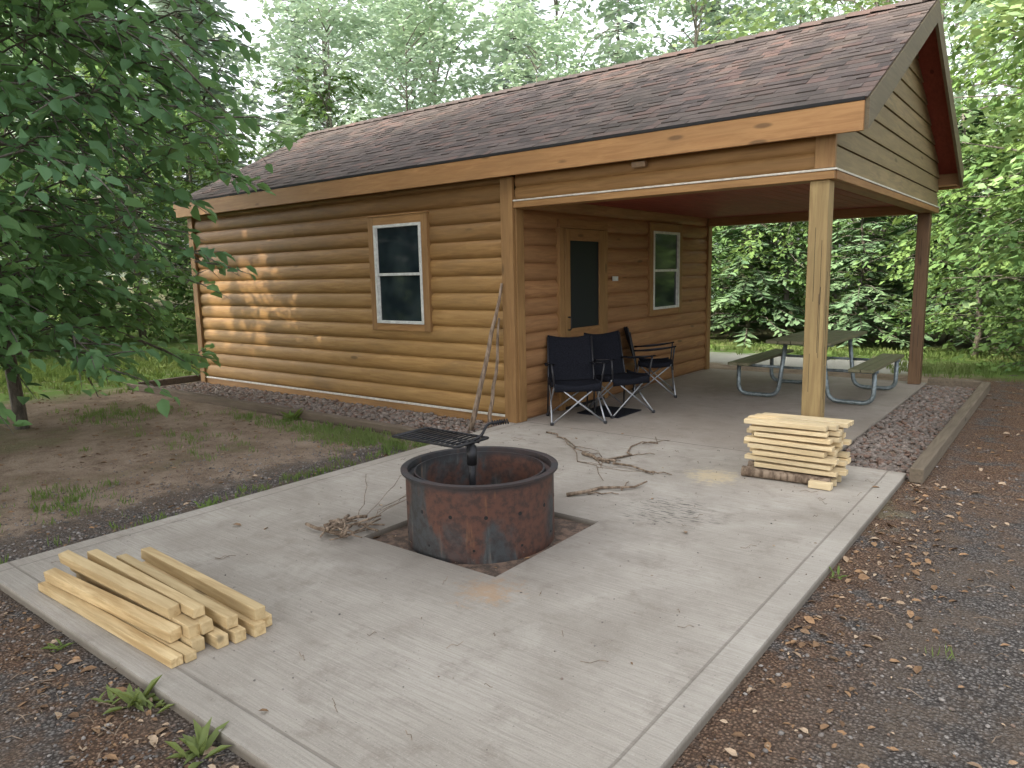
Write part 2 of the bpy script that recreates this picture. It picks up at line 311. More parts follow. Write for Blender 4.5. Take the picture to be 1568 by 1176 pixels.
def conifer(name,h,Rad,seed,lmat,z0=.4,step=.3):
    r=np.random.default_rng(seed); C=[];D=[];limbs=[];z=z0
    while z<h-.2:
        ln0=Rad*(1-(z-z0)/(h-z0))**.8+.12; nb=max(5,int(6+ln0*2))
        for b in range(nb):
            a=r.uniform(0,TAU); ln=ln0*r.uniform(.7,1.12); zz=z+r.uniform(-.12,.12); d=np.array([math.cos(a),math.sin(a)])
            limbs.append([(0,0,zz),(d[0]*ln*.5,d[1]*ln*.5,zz+.03*ln),(d[0]*ln,d[1]*ln,zz-.16*ln)])
            for s in np.arange(.12,1.0,.075/max(ln,.3)*1.1*(1 if h<8 else 1.9)):
                for sd in (-1,1):
                    la=a+sd*r.uniform(.5,1.1); q=np.array([d[0]*ln*s,d[1]*ln*s,zz+(.14*s-.30*s*s)*ln]); C.append(q); D.append([math.cos(la),math.sin(la),-.25+r.normal(0,.15)])
        z+=step*r.uniform(.7,1.2)
    C=np.array(C);D=np.array(D);n=len(C); Nn=np.stack([r.normal(0,.3,n),r.normal(0,.3,n),np.ones(n)],1); L=r.uniform(.14,.34,n)*(1+h/(25 if h<8 else 14))
    V,F=leafquads(C,D,nrm(Nn),L,L*.32,False); w=wood_part((0,0),h,.03+h*.008,limbs)
    return mkmesh(name+'_needles',V,F,lmat),mkmesh(name+'_wood',w.V,w.F,m_bark,True)
def put(parent,pair,loc,rz,s):
    for me,nm in zip(pair,('foliage','trunk')):
        o=bpy.data.objects.new(nm,me); link(o,parent); o.location=loc; o.rotation_euler=(0,0,rz); o.scale=(s,s,s*random.uniform(.92,1.1))
# ---------------------------------------------------------------- GROUND
xs=np.concatenate([np.linspace(-250,-16,12),np.linspace(-14,14,29),np.linspace(16,250,12)]); ys=xs+0
V=[(x,y,-.05 if (abs(x)<12 and abs(y)<12) else -.05+min(6,max(0,(math.hypot(x,y)-18))*.03)) for y in ys for x in xs]; nx=len(xs)
F=[(j*nx+i,j*nx+i+1,(j+1)*nx+i+1,(j+1)*nx+i) for j in range(nx-1) for i in range(nx-1)]
mobj('ground',V,F,m_ground,smooth=True)
PX0,PX1,PY0,PY1=1.36,2.43,-3.35,-2.28
b=MB(); zt=0
b.box(-.055,PX0,-4.97,.05,-.12,zt); b.box(PX1,3.83,-4.97,.05,-.12,zt); b.box(PX0,PX1,-4.97,PY0,-.12,zt); b.box(PX0,PX1,PY1,.05,-.12,zt)
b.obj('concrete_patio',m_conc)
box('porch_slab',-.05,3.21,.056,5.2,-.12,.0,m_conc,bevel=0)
mobj('fire_pit_soil',[(PX0,PY0,-.035),(PX1,PY0,-.035),(PX1,PY1,-.035),(PX0,PY1,-.035)],[(0,1,2,3)],m_ash)
# ---------------------------------------------------------------- CABIN
L,D_,Hb,Px=6.48,5.13,2.30,3.20
cabin=empty('log_cabin')
def logwall(name,axis,u0,u1,z0,z1,fixed,out,mat,pitch=.192,depth=.036,joint=True):
    V=[];F=[]; z=z0
    while z<z1-.01:
        zt=min(z+pitch,z1); us=[u0]
        if joint and u1-u0>3: us.append(random.uniform(u0+1.2,u1-1.2))
        us.append(u1)
        for a,bb in zip(us[:-1],us[1:]):
            o=len(V); K=9
            for k in range(K+1):
                t=k/K; dd=depth*(max(0,1-abs(2*t-1)**2.4))**.6-.004
                zz=z+(zt-z)*t
                for u in (a,bb):
                    V.append((u,fixed+out*dd,zz) if axis=='x' else (fixed+out*dd,u,zz))
            for k in range(K): F.append((o+2*k,o+2*k+1,o+2*k+3,o+2*k+2))
        z=zt
    return mobj(name,V,F,mat,cabin,True)
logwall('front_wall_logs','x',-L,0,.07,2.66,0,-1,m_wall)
logwall('porch_wall_logs','y',0,D_,.0,2.5,0,1,m_wallp)
logwall('left_wall_logs','y',0,D_,.07,2.66,-L,-1,m_wallp)
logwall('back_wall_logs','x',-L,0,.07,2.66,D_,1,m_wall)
b=MB(); b.box(-L+.01,-.01,.01,D_-.01,-.1,2.66); b.obj('wall_core',m_dark,cabin)
box('base_board',-L,0,-.03,.0,-.06,.068,m_trimx,cabin); box('base_flashing',-L,-.1,-.045,-.032,.05,.075,m_cream,cabin,0)
box('corner_board_front',-.115,.045,-.062,-.02,-.0,2.62,m_trimz,cabin); box('corner_board_side',.02,.062,-.018,.115,0,2.42,m_trimz,cabin)
box('corner_board_left',-L-.045,-L+.09,-.062,-.02,-.04,2.62,m_trimz,cabin); box('corner_board_back',.02,.06,D_-.1,D_+.03,0,2.42,m_trimz,cabin)
logwall('porch_beam_logs','x',.05,Px-.13,2.385,2.64,0,-1,m_trimx,pitch=.13,depth=.022,joint=False)
box('porch_beam_core',.05,Px-.01,.004,.14,2.30,2.64,m_trimx,cabin); box('porch_beam_trim',.046,Px+.02,-.045,.0,2.30,2.365,m_trimx,cabin)
box('drip_front',.046,Px+.022,-.052,-.004,2.367,2.382,m_cream,cabin,0)
box('porch_beam_end_block',Px-.13,Px+.02,-.05,.0,2.384,2.66,m_trimz,cabin)
box('gable_beam_core',Px-.15,Px-.015,.14,D_+.02,2.30,2.44,m_trimy,cabin); box('gable_beam_trim',Px-.012,Px+.03,.0,D_+.02,2.30,2.365,m_trimy,cabin)
box('drip_side',Px-.01,Px+.036,-.05,D_+.02,2.367,2.382,m_cream,cabin,0)
box('back_beam',.06,Px-.15,D_-.12,D_+.02,2.30,2.44,m_trimx,cabin)
b=MB(); x=.065
while x<Px-.16: b.box(x,min(x+.134,Px-.16),.14,D_-.12,2.425,2.465); x+=.14
b.obj('porch_ceiling',m_ceil,cabin,bevel=.003); box('ceiling_back',.03,Px-.02,.1,D_,2.47,2.5,m_dark,cabin,0)
def post(nm,cx,cy,mat,s=.075):
    b=MB(); b.box(cx-s,cx+s,cy-s,cy+s,.0,2.30); o=b.obj(nm,mat,cabin,bevel=.008)
    c=MB()
    for k in range(5):
        x=cx+random.uniform(-.6,.6)*s; z=random.uniform(.3,1.6); c.box(x-.0015,x+.0015,cy-s-.0012,cy-s+.004,z,z+random.uniform(.25,.6))
        y=cy+random.uniform(-.6,.6)*s; z=random.uniform(.3,1.6); c.box(cx+s-.004,cx+s+.0012,y-.0015,y+.0015,z,z+random.uniform(.2,.5))
    c.obj(nm+'_cracks',m_dark,cabin)
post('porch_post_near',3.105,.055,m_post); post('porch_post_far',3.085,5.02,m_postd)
ov=.14; xL,xR=-6.72,3.44; yE0,yE1=-ov,D_+ov; yR=D_/2; zT,zR=2.86,4.26
run=yR-yE0; rise=zR-zT; SL=math.hypot(run,rise); ca,sa=run/SL,rise/SL
def rp(side,s,h,u):
    y=(yE0+s*ca) if side<0 else (yE1-s*ca); return (u,y-(sa*h if side<0 else -sa*h),zT+s*sa+ca*h)
for side,nm in ((-1,'front'),(1,'back')):
    b=MB()
    V=[rp(side,s,h,u) for h in (-.05,-.001) for s in (0,SL) for u in (xL+.002,xR-.002)]
    b.add(V,[(0,1,3,2),(4,6,7,5),(0,4,5,1),(2,3,7,6),(0,2,6,4),(1,5,7,3)]); b.obj('roof_deck_'+nm,m_ceil,cabin)
    b=MB(); s=-.02; ex=.128
    while s<SL-.02:
        u=xL-.02+random.uniform(-.15,0)
        while u<xR+.02:
            w=random.choice((.09,.12,.16,.2)); a=max(u,xL-.02); e=min(u+w,xR+.02)
            if e-a>.01:
                th=.007+random.choice((0,0,.007)); s1=min(s+ex+.03,SL)
                dl=-random.choice((0,0,.010))
                V=[rp(side,s+dl,0,a),rp(side,s+dl,0,e),rp(side,s+dl,th,a),rp(side,s+dl,th,e),rp(side,s1,.003,a+.0),rp(side,s1,.003,e)]
                b.add(V,[(0,1,3,2),(2,3,5,4),(0,2,4),(1,5,3)])
            u+=w
        s+=ex
    b.obj('shingles_'+nm,m_shingle,cabin)
b=MB(); u=xL-.02
while u<xR:
    e=min(u+.26,xR+.02); V=[]
    for uu,h in ((u,.034),(e,.02)):
        V+=[(uu,yR-.13,zR-.13*sa/ca+h),(uu,yR,zR+h+.012),(uu,yR+.13,zR-.13*sa/ca+h)]
    V+=[(v[0],v[1],v[2]-.02) for v in V[:3]]
    b.add(V,[(0,1,4,3),(1,2,5,4),(6,7,1,0),(7,8,2,1)]); u+=.24
b.obj('ridge_cap',m_shingle,cabin)
box('drip_edge_roof',xL,xR,yE0-.034,yE0-.012,zT-.028,zT-.002,m_dark,cabin,0)
box('fascia_front',xL,xR,yE0-.03,yE0,zT-.245,zT-.03,m_fascia,cabin); box('fascia_back',xL,xR,yE1,yE1+.03,zT-.245,zT-.03,m_fascia,cabin)
box('soffit_front',xL+.03,xR-.03,yE0+.002,-.0,2.645,2.66,m_trimx,cabin,0); box('soffit_back',xL+.03,xR-.03,D_,yE1-.002,2.645,2.66,m_trimx,cabin,0)
for xx,nm in ((xR-.0,'right'),(xL-.03,'left')):
    for side in (-1,1):
        V=[]
        for x in (xx,xx+.03):
            for s in (-.0,SL):
                for h in (-.235,-.012):
                    q=rp(side,s,0,x); V.append((x,q[1],q[2]+h))
        b=MB(); b.add(V,[(0,1,3,2),(4,6,7,5),(0,4,5,1),(2,3,7,6),(0,2,6,4),(1,5,7,3)]); b.obj('rake_board_%s'%nm,m_rake,cabin)
def yclip(z,m=.06):
    s=(z-(zT-m))/rise*run; return yE0+max(s,0),yE1-max(s,0)
for gx,out,nm in ((Px-.02,1,'right'),(-L-.03,-1,'left')):
    b=MB(); z=2.384
    while z<zR-.1:
        z2=min(z+.185,zR-.09); a0,a1=yclip(z); c0,c1=yclip(z2-.008)
        a0,a1=max(a0,-.0),min(a1,D_); c0,c1=max(c0,0),min(c1,D_)
        if a0<a1 and c0<c1:
            xo=gx+out*.032; xo2=gx+out*.018; zz=z2-.008
            V=[(gx,a0,z),(gx,a1,z),(xo,a0,z),(xo,a1,z),(gx,c0,zz),(gx,c1,zz),(xo2,c0,zz),(xo2,c1,zz),(xo,a0,z+.02),(xo,a1,z+.02)]
            b.add(V,[(0,1,3,2),(2,3,9,8),(8,9,7,6),(4,6,7,5),(0,2,8,6,4),(1,5,7,9,3)])
        z=z2
    b.obj('gable_planks_'+nm,m_gable,cabin)
    b=MB(); b.add([(gx-out*.02,0,2.3),(gx-out*.02,D_,2.3),(gx-out*.02,D_,2.72),(gx-out*.02,yR,zR-.1),(gx-out*.02,0,2.72)],[(0,1,2,3,4)]); b.obj('gable_back_'+nm,m_dark,cabin)
def fbox(nm,ax,u0,u1,d0,d1,z0,z1,mat,par,bev=.003):
    if ax=='x': return box(nm,u0,u1,-d1,-d0,z0,z1,mat,par,bev)
    return box(nm,d0,d1,u0,u1,z0,z1,mat,par,bev)
def window(nm,ax,u0,u1,z0,z1,vm,hm):
    w=empty(nm); w.parent=cabin; t=.1
    fbox('trim_l',ax,u0,u0+t,.0,.062,z0+.0,z1,vm,w); fbox('trim_r',ax,u1-t,u1,.0,.062,z0,z1,vm,w)
    fbox('trim_t',ax,u0+t,u1-t,.0,.060,z1-t,z1,hm,w); fbox('trim_b',ax,u0+t,u1-t,.0,.060,z0,z0+.085,hm,w); fbox('head_cap',ax,u0-.01,u1+.01,.0,.072,z1+.001,z1+.015,hm,w)
    a,b_,c,d=u0+t,u1-t,z0+.085,z1-t; f=.035
    fbox('frame_l',ax,a,a+f,.02,.070,c,d,m_white,w); fbox('frame_r',ax,b_-f,b_,.02,.070,c,d,m_white,w)
    fbox('frame_t',ax,a+f,b_-f,.02,.069,d-f,d,m_white,w); fbox('frame_b',ax,a+f,b_-f,.02,.074,c,c+f,m_white,w)
    mz=(c+d)/2; fbox('meeting_rail',ax,a+f,b_-f,.03,.060,mz-.016,mz+.016,m_white,w)
    for (za,zb,dd) in ((mz+.018,d-f,.052),(c+f,mz-.018,.042)):
        fbox('sash_l',ax,a+f,a+f+.018,.03,dd+.006,za,zb,m_white,w); fbox('sash_r',ax,b_-f-.018,b_-f,.03,dd+.006,za,zb,m_white,w)
        fbox('glass',ax,a+f+.018,b_-f-.018,.03,dd-.008,za,zb,m_glass,w,0)
window('window_front','x',-2.23,-1.21,.96,2.34,m_trimz,m_trimx)
window('window_porch','y',3.02,4.05,.99,2.27,m_trimz,m_trimy)
d=empty('screen_door'); d.parent=cabin
fbox('jamb_l','y',.79,.885,0,.06,.0,2.13,m_trimz,d); fbox('jamb_r','y',1.775,1.87,0,.06,.0,2.13,m_trimz,d); fbox('head','y',.79,1.87,0,.062,2.131,2.23,m_trimy,d)
fbox('threshold','y',.885,1.775,0,.07,.0,.03,m_iron,d)
for u0,u1,z0,z1,nn in ((.89,1.0,.035,2.125,'stile_l'),(1.66,1.77,.035,2.125,'stile_r'),(1.0,1.66,1.99,2.125,'rail_t'),(1.0,1.66,.84,.96,'rail_m'),(1.0,1.66,.035,.22,'rail_b')):
    fbox(nn,'y',u0,u1,.036,.068,z0,z1,m_trimz if 'stile' in nn else m_trimy,d)
fbox('screen_top','y',1.0,1.66,.036,.050,.96,1.99,m_screen,d,0); fbox('screen_bottom','y',1.0,1.66,.036,.050,.22,.84,m_screen,d,0)
b=MB(); b.tube(rpath([(.068,.945,.95),(.11,.945,.95),(.11,.945,1.1),(.068,.945,1.1)],.03),.008); b.obj('handle',m_iron,d,True)
fbox('site_sign','y',2.02,2.16,.038,.048,1.50,1.56,m_white,cabin)
b=MB(); b.box(1.46,1.60,-.09,-.03,2.555,2.61); b.obj('porch_light',m_brownbox,cabin,bevel=.008)
# ---------------------------------------------------------------- gravel strips
def ico():
    t=(1+5**.5)/2; V=np.array([(-1,t,0),(1,t,0),(-1,-t,0),(1,-t,0),(0,-1,t),(0,1,t),(0,-1,-t),(0,1,-t),(t,0,-1),(t,0,1),(-t,0,-1),(-t,0,1)],float); V/=np.linalg.norm(V[0])
    F=np.array([(0,11,5),(0,5,1),(0,1,7),(0,7,10),(0,10,11),(1,5,9),(5,11,4),(11,10,2),(10,7,6),(7,1,8),(3,9,4),(3,4,2),(3,2,6),(3,6,8),(3,8,9),(4,9,5),(2,4,11),(6,2,10),(8,6,7),(9,8,1)]); return V,F
IV,IF=ico()
def stones(name,n,fn,smin,smax,mat,z,flat=.6,pw=2):
    s=smin+(smax-smin)*rng.uniform(0,1,n)**pw; P=np.array([fn() for _ in range(n)]); V=np.repeat(IV[None],n,0)*(1+rng.normal(0,.16,(n,12,1)))
    ax=rng.uniform(.7,1.3,(n,1,3)); ax[:,:,2]*=flat; V=V*ax; a=rng.uniform(0,TAU,n); c,s_=np.cos(a)[:,None],np.sin(a)[:,None]
    x=V[:,:,0]*c-V[:,:,1]*s_; y=V[:,:,0]*s_+V[:,:,1]*c; V=np.stack([x,y,V[:,:,2]],2)*s[:,None,None]
    V[:,:,0]+=P[:,0:1]; V[:,:,1]+=P[:,1:2]; V[:,:,2]+=z+s[:,None]*.3+rng.uniform(0,.004,(n,1))
    F=(np.arange(n)[:,None,None]*12+IF[None]).reshape(-1,3); return mobj(name,V.reshape(-1,3),F,mat)
stones('gravel_bed',3600,lambda:(random.uniform(3.22,3.86),random.uniform(.02,5.15)),.014,.034,m_stone,-.045,pw=1.3)
stones('gravel_bed',3800,lambda:(random.uniform(-6.55,-.07),random.uniform(-.95,-.05)),.014,.034,m_stone,-.045,pw=1.3)
def rightarea():
    while True:
        x=random.uniform(3.85,7.5); y=random.uniform(-5.8,3.5)
        if random.random()<max(.08,1-(math.hypot(x-4.8,y+6)/9)): return (x,y)
stones('loose_grit',8500,rightarea,.002,.011,m_grit,-.051,pw=2.5)
stones('loose_grit',3500,lambda:(random.uniform(-1.2,3.6),-5-abs(random.gauss(0,.5))),.002,.010,m_grit,-.051,pw=2.5)
stones('loose_grit',5500,lambda:(-.07-abs(random.gauss(0,.9)),random.uniform(-5,-1.1)),.002,.012,m_grit,-.051,pw=2.5)
stones('patio_crumbs',1100,lambda:(random.uniform(0,3.8),random.uniform(-4.9,1)),.0015,.006,m_grit,0,pw=3)
tb=MB(); tb.box(3.86,3.96,-.03,5.16,-.05,.07); tb.box(3.22,3.86,5.20,5.30,-.05,.06); tb.obj('landscape_timber_edging',m_timber,bevel=.01)
tb=MB(); tb.box(-6.9,-.06,-1.08,-.98,-.05,.05); tb.box(-6.9,-6.8,-.98,.4,-.05,.05); tb.obj('landscape_timber_edging',m_timberx,bevel=.01)
# ---------------------------------------------------------------- FIRE RING
fr=empty('fire_ring',(1.90,-2.84,0))
prof=[(.465,-.04),(.465,.415),(.492,.418),(.494,.432),(.47,.436),(.452,.432),(.448,.39),(.415,.385),(.412,.415),(.402,.415),(.400,.06),(.0,.05)]
NS=72; V=[];F=[]
for i in range(NS):
    a=TAU*i/NS
    for r_,z in prof: V.append((r_*math.cos(a),r_*math.sin(a),z))
k=len(prof)
for i in range(NS):
    j=(i+1)%NS
    for q in range(k-1): F.append((i*k+q,j*k+q,j*k+q+1,i*k+q+1))
o=mobj('steel_ring',V,F,m_rust,fr,True); e=o.modifiers.new('e','EDGE_SPLIT'); e.split_angle=math.radians(35)
mobj('ash_bed',[(.398*math.cos(TAU*i/40),.398*math.sin(TAU*i/40),.10+.02*math.sin(i*1.3)) for i in range(40)]+[(0,0,.13)],[(i,(i+1)%40,40) for i in range(40)],m_ash,fr,True)
b=MB()
for i in range(14):
    a=TAU*i/14+.1; c,s_=math.cos(a),math.sin(a)
    b.tube([(.459*c,.459*s_,.24),(.4662*c,.4662*s_,.24)],.012,10)
for i in range(10):
    a=TAU*i/10+.3; c,s_=math.cos(a),math.sin(a); b.tube([(.459*c,.459*s_,.045),(.4662*c,.4662*s_,.045)],.008,8)
b.obj('vent_holes',m_dark,fr)
b=MB(); px,py=-.02,-.05
b.tube([(px,py,.05),(px,py,.60)],.022,12); b.tube([(px,py,.44),(px,py,.56)],.032,12); b.tube([(px,py,.575),(px-.1,py,.58)],.012,6)
X0,X1,Y0,Y1,zg=-.56,-.0,-.21,.10,.585
b.tube(rpath([(X0,Y0,zg),(X1,Y0,zg),(X1,Y1,zg),(X0,Y1,zg),(X0,Y0,zg)],.02),.008,6)
for i in range(13):
    x=X0+(X1-X0)*(i+.5)/13; b.tube([(x,Y0,zg),(x,Y1,zg)],.006,6)
for y in (Y0+.1,Y1-.1): b.tube([(X0,y,zg-.01),(X1,y,zg-.01)],.007,6)
b.tube(rpath([(px,py,.59),(px+.05,py+.04,.62),(px+.05,py+.10,.69),(px+.13,py+.17,.70)],.03),.009,8)
cs=[]
for i in range(60):
    t=i/59; a=t*TAU*7; q=Vector((px+.07,py+.12,.692)).lerp(Vector((px+.15,py+.19,.70)),t); cs.append(q+Vector((.5*math.cos(a)*.016,-.6*math.cos(a)*.016,math.sin(a)*.016)))
b.tube(cs,.0035,5); b.obj('grill_grate',m_iron,fr,True)
# ---------------------------------------------------------------- LUMBER
def board(b,cx,cy,cz,ln,w,h,rz,ry=0,rx=0):
    M=Matrix.Translation((cx,cy,cz))@Matrix.Rotation(rz,4,'Z')@Matrix.Rotation(ry,4,'Y')@Matrix.Rotation(rx,4,'X'); b.box(-ln/2,ln/2,-w/2,w/2,-h/2,h/2,M)
b=MB()
for (cx,cy,cz,ln,w,h,rz,ry,rx) in [
  (1.23,-4.85,.022,1.36,.055,.042,.02,0,0),(1.25,-4.79,.022,1.34,.05,.04,.015,0,0),(1.22,-4.70,.03,1.30,.06,.058,-.03,0,0),(1.28,-4.62,.028,1.28,.055,.055,-.02,0,0),
  (1.33,-4.54,.028,1.22,.055,.055,-.03,0,0),(1.36,-4.46,.03,1.2,.06,.06,-.02,0,0),(1.34,-4.375,.03,1.16,.055,.055,-.06,0,0),
  (1.17,-4.80,.075,1.22,.06,.055,.05,0,.1),(1.20,-4.71,.09,1.26,.055,.06,.0,.01,0),(1.24,-4.63,.087,1.22,.055,.055,-.05,0,.1),(1.30,-4.545,.088,1.2,.055,.055,-.04,0,-.05),(1.32,-4.42,.088,1.22,.055,.058,-.045,0,-.05),
  (1.13,-4.74,.147,1.12,.055,.055,.03,.012,.15),(1.22,-4.655,.146,1.16,.055,.045,-.02,.0,0)]:
    board(b,cx,cy,cz,ln,w,h,rz,ry,rx)
b.obj('lumber_pile',m_lumber,bevel=.004)
ls=empty('firewood_stack'); b=MB(); z=.085
for lay in range(8):
    h=.046
    for k in range(4):
        ln=random.uniform(.55,.70); board(b,3.16+random.uniform(-.05,.05),-.68+k*.088+random.uniform(-.016,.016),z+h/2,ln,.074,h-.009-random.uniform(0,.006),random.uniform(-.045,.045),random.uniform(-.012,.012))
    z+=h+.002
b.obj('boards',m_lumber2,ls,bevel=.003)
b=MB()
for k,(y,r_) in enumerate(((-.70,.040),(-.60,.036),(-.50,.038),(-.40,.04))):
    b.tube([(2.80+random.uniform(-.02,.02),y-.02,.042),(3.0,y,.04),(3.25,y+.01,.042),(3.45,y,.04)],[r_*1.02,r_,r_*.97,r_*.9],10)
b.obj('bark_logs',m_stick,ls,True)
b=MB()
for q in range(3): board(b,3.40,-.75+q*.12,.03,.16,.06,.05,.2*q)
b.obj('offcuts',m_lumber2,ls,bevel=.003)
# ---------------------------------------------------------------- STICKS
def stickpath(a,b_,n=7,j=.02,z=None):
    a=Vector(a);b_=Vector(b_); out=[]
    for i in range(n+1):
        t=i/n; q=a.lerp(b_,t)
        if 0<i<n: q+=Vector((random.gauss(0,j),random.gauss(0,j),random.gauss(0,j*.3) if z is None else 0))
        if z is not None: q.z=z+ (.012 if i%2 else 0)
        out.append(q)
    return out
b=MB(); b.tube(stickpath((-.24,-.50,-.03),(-.10,-.085,1.52),9,.012),[.03,.03,.029,.028,.026,.025,.023,.02,.018,.014],7)
b.tube(stickpath((-.10,-.34,-.03),(-.13,-.105,1.15),8,.012),[.023,.023,.022,.02,.019,.017,.016,.014,.01],7)
b.obj('leaning_stick',m_stick,smooth=True)
b=MB()
def fork(a,c,r_,n=6,j=.03,sub=2):
    P=stickpath(a,c,n,j,r_); b.tube(P,[r_*(1-.6*i/n) for i in range(n+1)],6)
    for k in range(sub):
        q=P[random.randint(1,n-1)]; dv=(Vector(c)-Vector(a)); an=random.choice((-1,1))*random.uniform(.4,.9); dd=Matrix.Rotation(an,3,'Z')@dv*random.uniform(.2,.4)
        fork2=stickpath(q,q+dd,4,.012,r_*.5); b.tube(fork2,[r_*.45*(1-.5*i/4) for i in range(5)],5)
fork((.60,-.28,0),(1.48,-.89,0),.009,7); fork((1.40,-.85,0),(2.24,-1.12,0),.016,7,.03,3); fork((1.75,-.98,0),(1.66,.05,0),.011,7,.05,3); fork((1.96,-1.95,0),(2.30,-1.36,0),.015,5,.03,2)
fork((.9,-.4,0),(2.0,-1.5,0),.006,7,.05,2)
b.obj('fallen_branch',m_stick,smooth=True)
b=MB()
for i in range(20):
    a=random.gauss(1.3,.75); cx,cy=1.20+random.uniform(-.13,.14),-3.38+random.uniform(-.12,.12); ln=random.uniform(.1,.36); tz=random.uniform(-.03,.05)
    b.tube(stickpath((cx-ln*math.cos(a)*.5,cy-ln*math.sin(a)*.5,.015+i*.003),(cx+ln*math.cos(a)*.5,cy+ln*math.sin(a)*.5,max(.012,.015+i*.003+tz)),4,.008),random.choice((.004,.006,.008,.011,.016)),6)
for i in range(5):
    a=random.uniform(1.4,2.6); b.tube(stickpath((1.25,-3.3,.03),(1.25+.5*math.cos(a),-3.3+.6*math.sin(a),random.uniform(.05,.28)),7,.015),.0022,4)
b.obj('kindling_pile',m_stick,smooth=True)
b=MB()
for i in range(45):
    x,y=random.uniform(.1,3.7),random.uniform(-4.8,-.2); a=random.uniform(0,TAU); ln=random.choice((.03,.05,.08,.12)); b.tube(stickpath((x,y,.003),(x+ln*math.cos(a),y+ln*math.sin(a),.003),3,.003,.004),.0014,4)
for i in range(450):
    x,y=random.choice(((random.uniform(3.85,6),random.uniform(-5.5,1)),(random.uniform(-1,3),-5-abs(random.gauss(0,.4))),(random.uniform(-3.5,-.1),random.uniform(-5,-1.2)))); a=random.uniform(0,TAU); ln=random.uniform(.02,.12); b.tube(stickpath((x,y,-.045),(x+ln*math.cos(a),y+ln*math.sin(a),-.042),2,.003,-.044),.002,4)
b.obj('twig_litter',m_stick)
pts=[]
for i in range(30): pts.append((random.uniform(.1,3.7),random.uniform(-4.8,.2),.004))
for i in range(620): pts.append((3.86+abs(random.gauss(0,.3)),random.uniform(-5.6,0),-.045))
for i in range(260): pts.append((3.9+abs(random.gauss(0,1.5)),random.uniform(-5.6,0),-.045))
for i in range(900): pts.append((random.uniform(4,7),random.uniform(-2,5.5),-.045))
for i in range(380): pts.append((random.uniform(-.6,2.8),-5.0-abs(random.gauss(0,.2)),-.045))
for i in range(300): pts.append((-.1-abs(random.gauss(0,1.5)),random.uniform(-5,-1.2),-.045))
for i in range(900): pts.append((random.uniform(-8,-2),random.uniform(-4.5,-1.2),-.045))
for i in range(60): pts.append((random.uniform(PX0,PX1),random.uniform(PY0,PY1),-.03))
C=np.array(pts); n=len(C); a=rng.uniform(0,TAU,n); D=np.stack([np.cos(a),np.sin(a),rng.normal(.1,.15,n)],1); Nn=nrm(np.stack([rng.normal(0,.3,n),rng.normal(0,.3,n),np.ones(n)],1)); Lf=.014+.055*rng.uniform(0,1,n)**2.4; V,F=leafquads(C,D,Nn,Lf,Lf*.5); mobj('fallen_leaves',V,F,m_fallen)
# ---------------------------------------------------------------- CHAIRS
def grid(fn,nu,nv):
    V=[fn(i/nu,j/nv) for j in range(nv+1) for i in range(nu+1)]; F=[(j*(nu+1)+i,j*(nu+1)+i+1,(j+1)*(nu+1)+i+1,(j+1)*(nu+1)+i) for j in range(nv) for i in range(nu)]; return V,F
def camp_chair(loc,rz):
    c=empty('folding_camp_chair',loc,rz); b=MB(); k=MB(); r_=.0095
    for s in (-1,1):
        b.tube([(s*.29,-.27,.01),(-s*.245,-.225,.43)],r_,8); b.tube([(s*.27,.27,.01),(-s*.24,.20,.40)],r_,8)
        b.tube([(s*.29,-.27,.01),(s*.25,.20,.42)],r_,8); b.tube([(s*.27,.27,.01),(s*.25,-.225,.43)],r_,8)
        k.tube([(s*.25,-.225,.40),(s*.285,-.25,.66)],r_,8); k.tube([(s*.27,.27,.01),(s*.262,.24,.42),(s*.25,.34,.90)],r_,8)
        k.tube([(s*.285,-.25,.655),(s*.262,.265,.60)],r_,8)
        for y in (-.27,.27): k.tube([(s*(.29 if y<0 else .27),y,0),(s*(.29 if y<0 else .27),y,.03)],.02,8)
    b.obj('legs',m_tube,c,True); k.obj('frame',m_tubeb,c,True)
    f=MB()
    f.add(*grid(lambda u,v:((u-.5)*.51,-.235+v*.44,.44-.02*v-.075*math.sin(math.pi*u)*math.sin(math.pi*min(1,v*.9+.1))),10,8))
    f.add(*grid(lambda u,v:((u-.5)*(.53-.03*v),.22+.125*v+.05*math.sin(math.pi*u)*math.sin(math.pi*(1-.45*v)),.36+.56*v-.035*math.sin(math.pi*u)*v),10,8))
    for s in (-1,1):
        f.add(*grid(lambda u,v:(s*(.285-.02*v)+(u-.5)*.085,-.27+v*.53,.672-.055*v-.02*math.sin(math.pi*v)-.01*(2*u-1)**2),4,6))
        f.add(*grid(lambda u,v:(s*.262,-.20+u*.40,.40+v*.06-.02*math.sin(u*math.pi)),4,2))
    f.add(*grid(lambda u,v:((u-.5)*.51,-.236,.44-.075*math.sin(math.pi*u)*(1-v)*.4-.09*v),10,2))
    o=f.obj('seat_and_back',m_fabric,c,True); so=o.modifiers.new('s','SOLIDIFY'); so.thickness=.006
    return c
camp_chair((.47,.45,0),math.radians(42)); camp_chair((.66,1.10,0),math.radians(66)); camp_chair((.42,2.45,0),math.radians(118))
box('door_mat',.3,.85,.75,1.3,.002,.014,m_fabric)
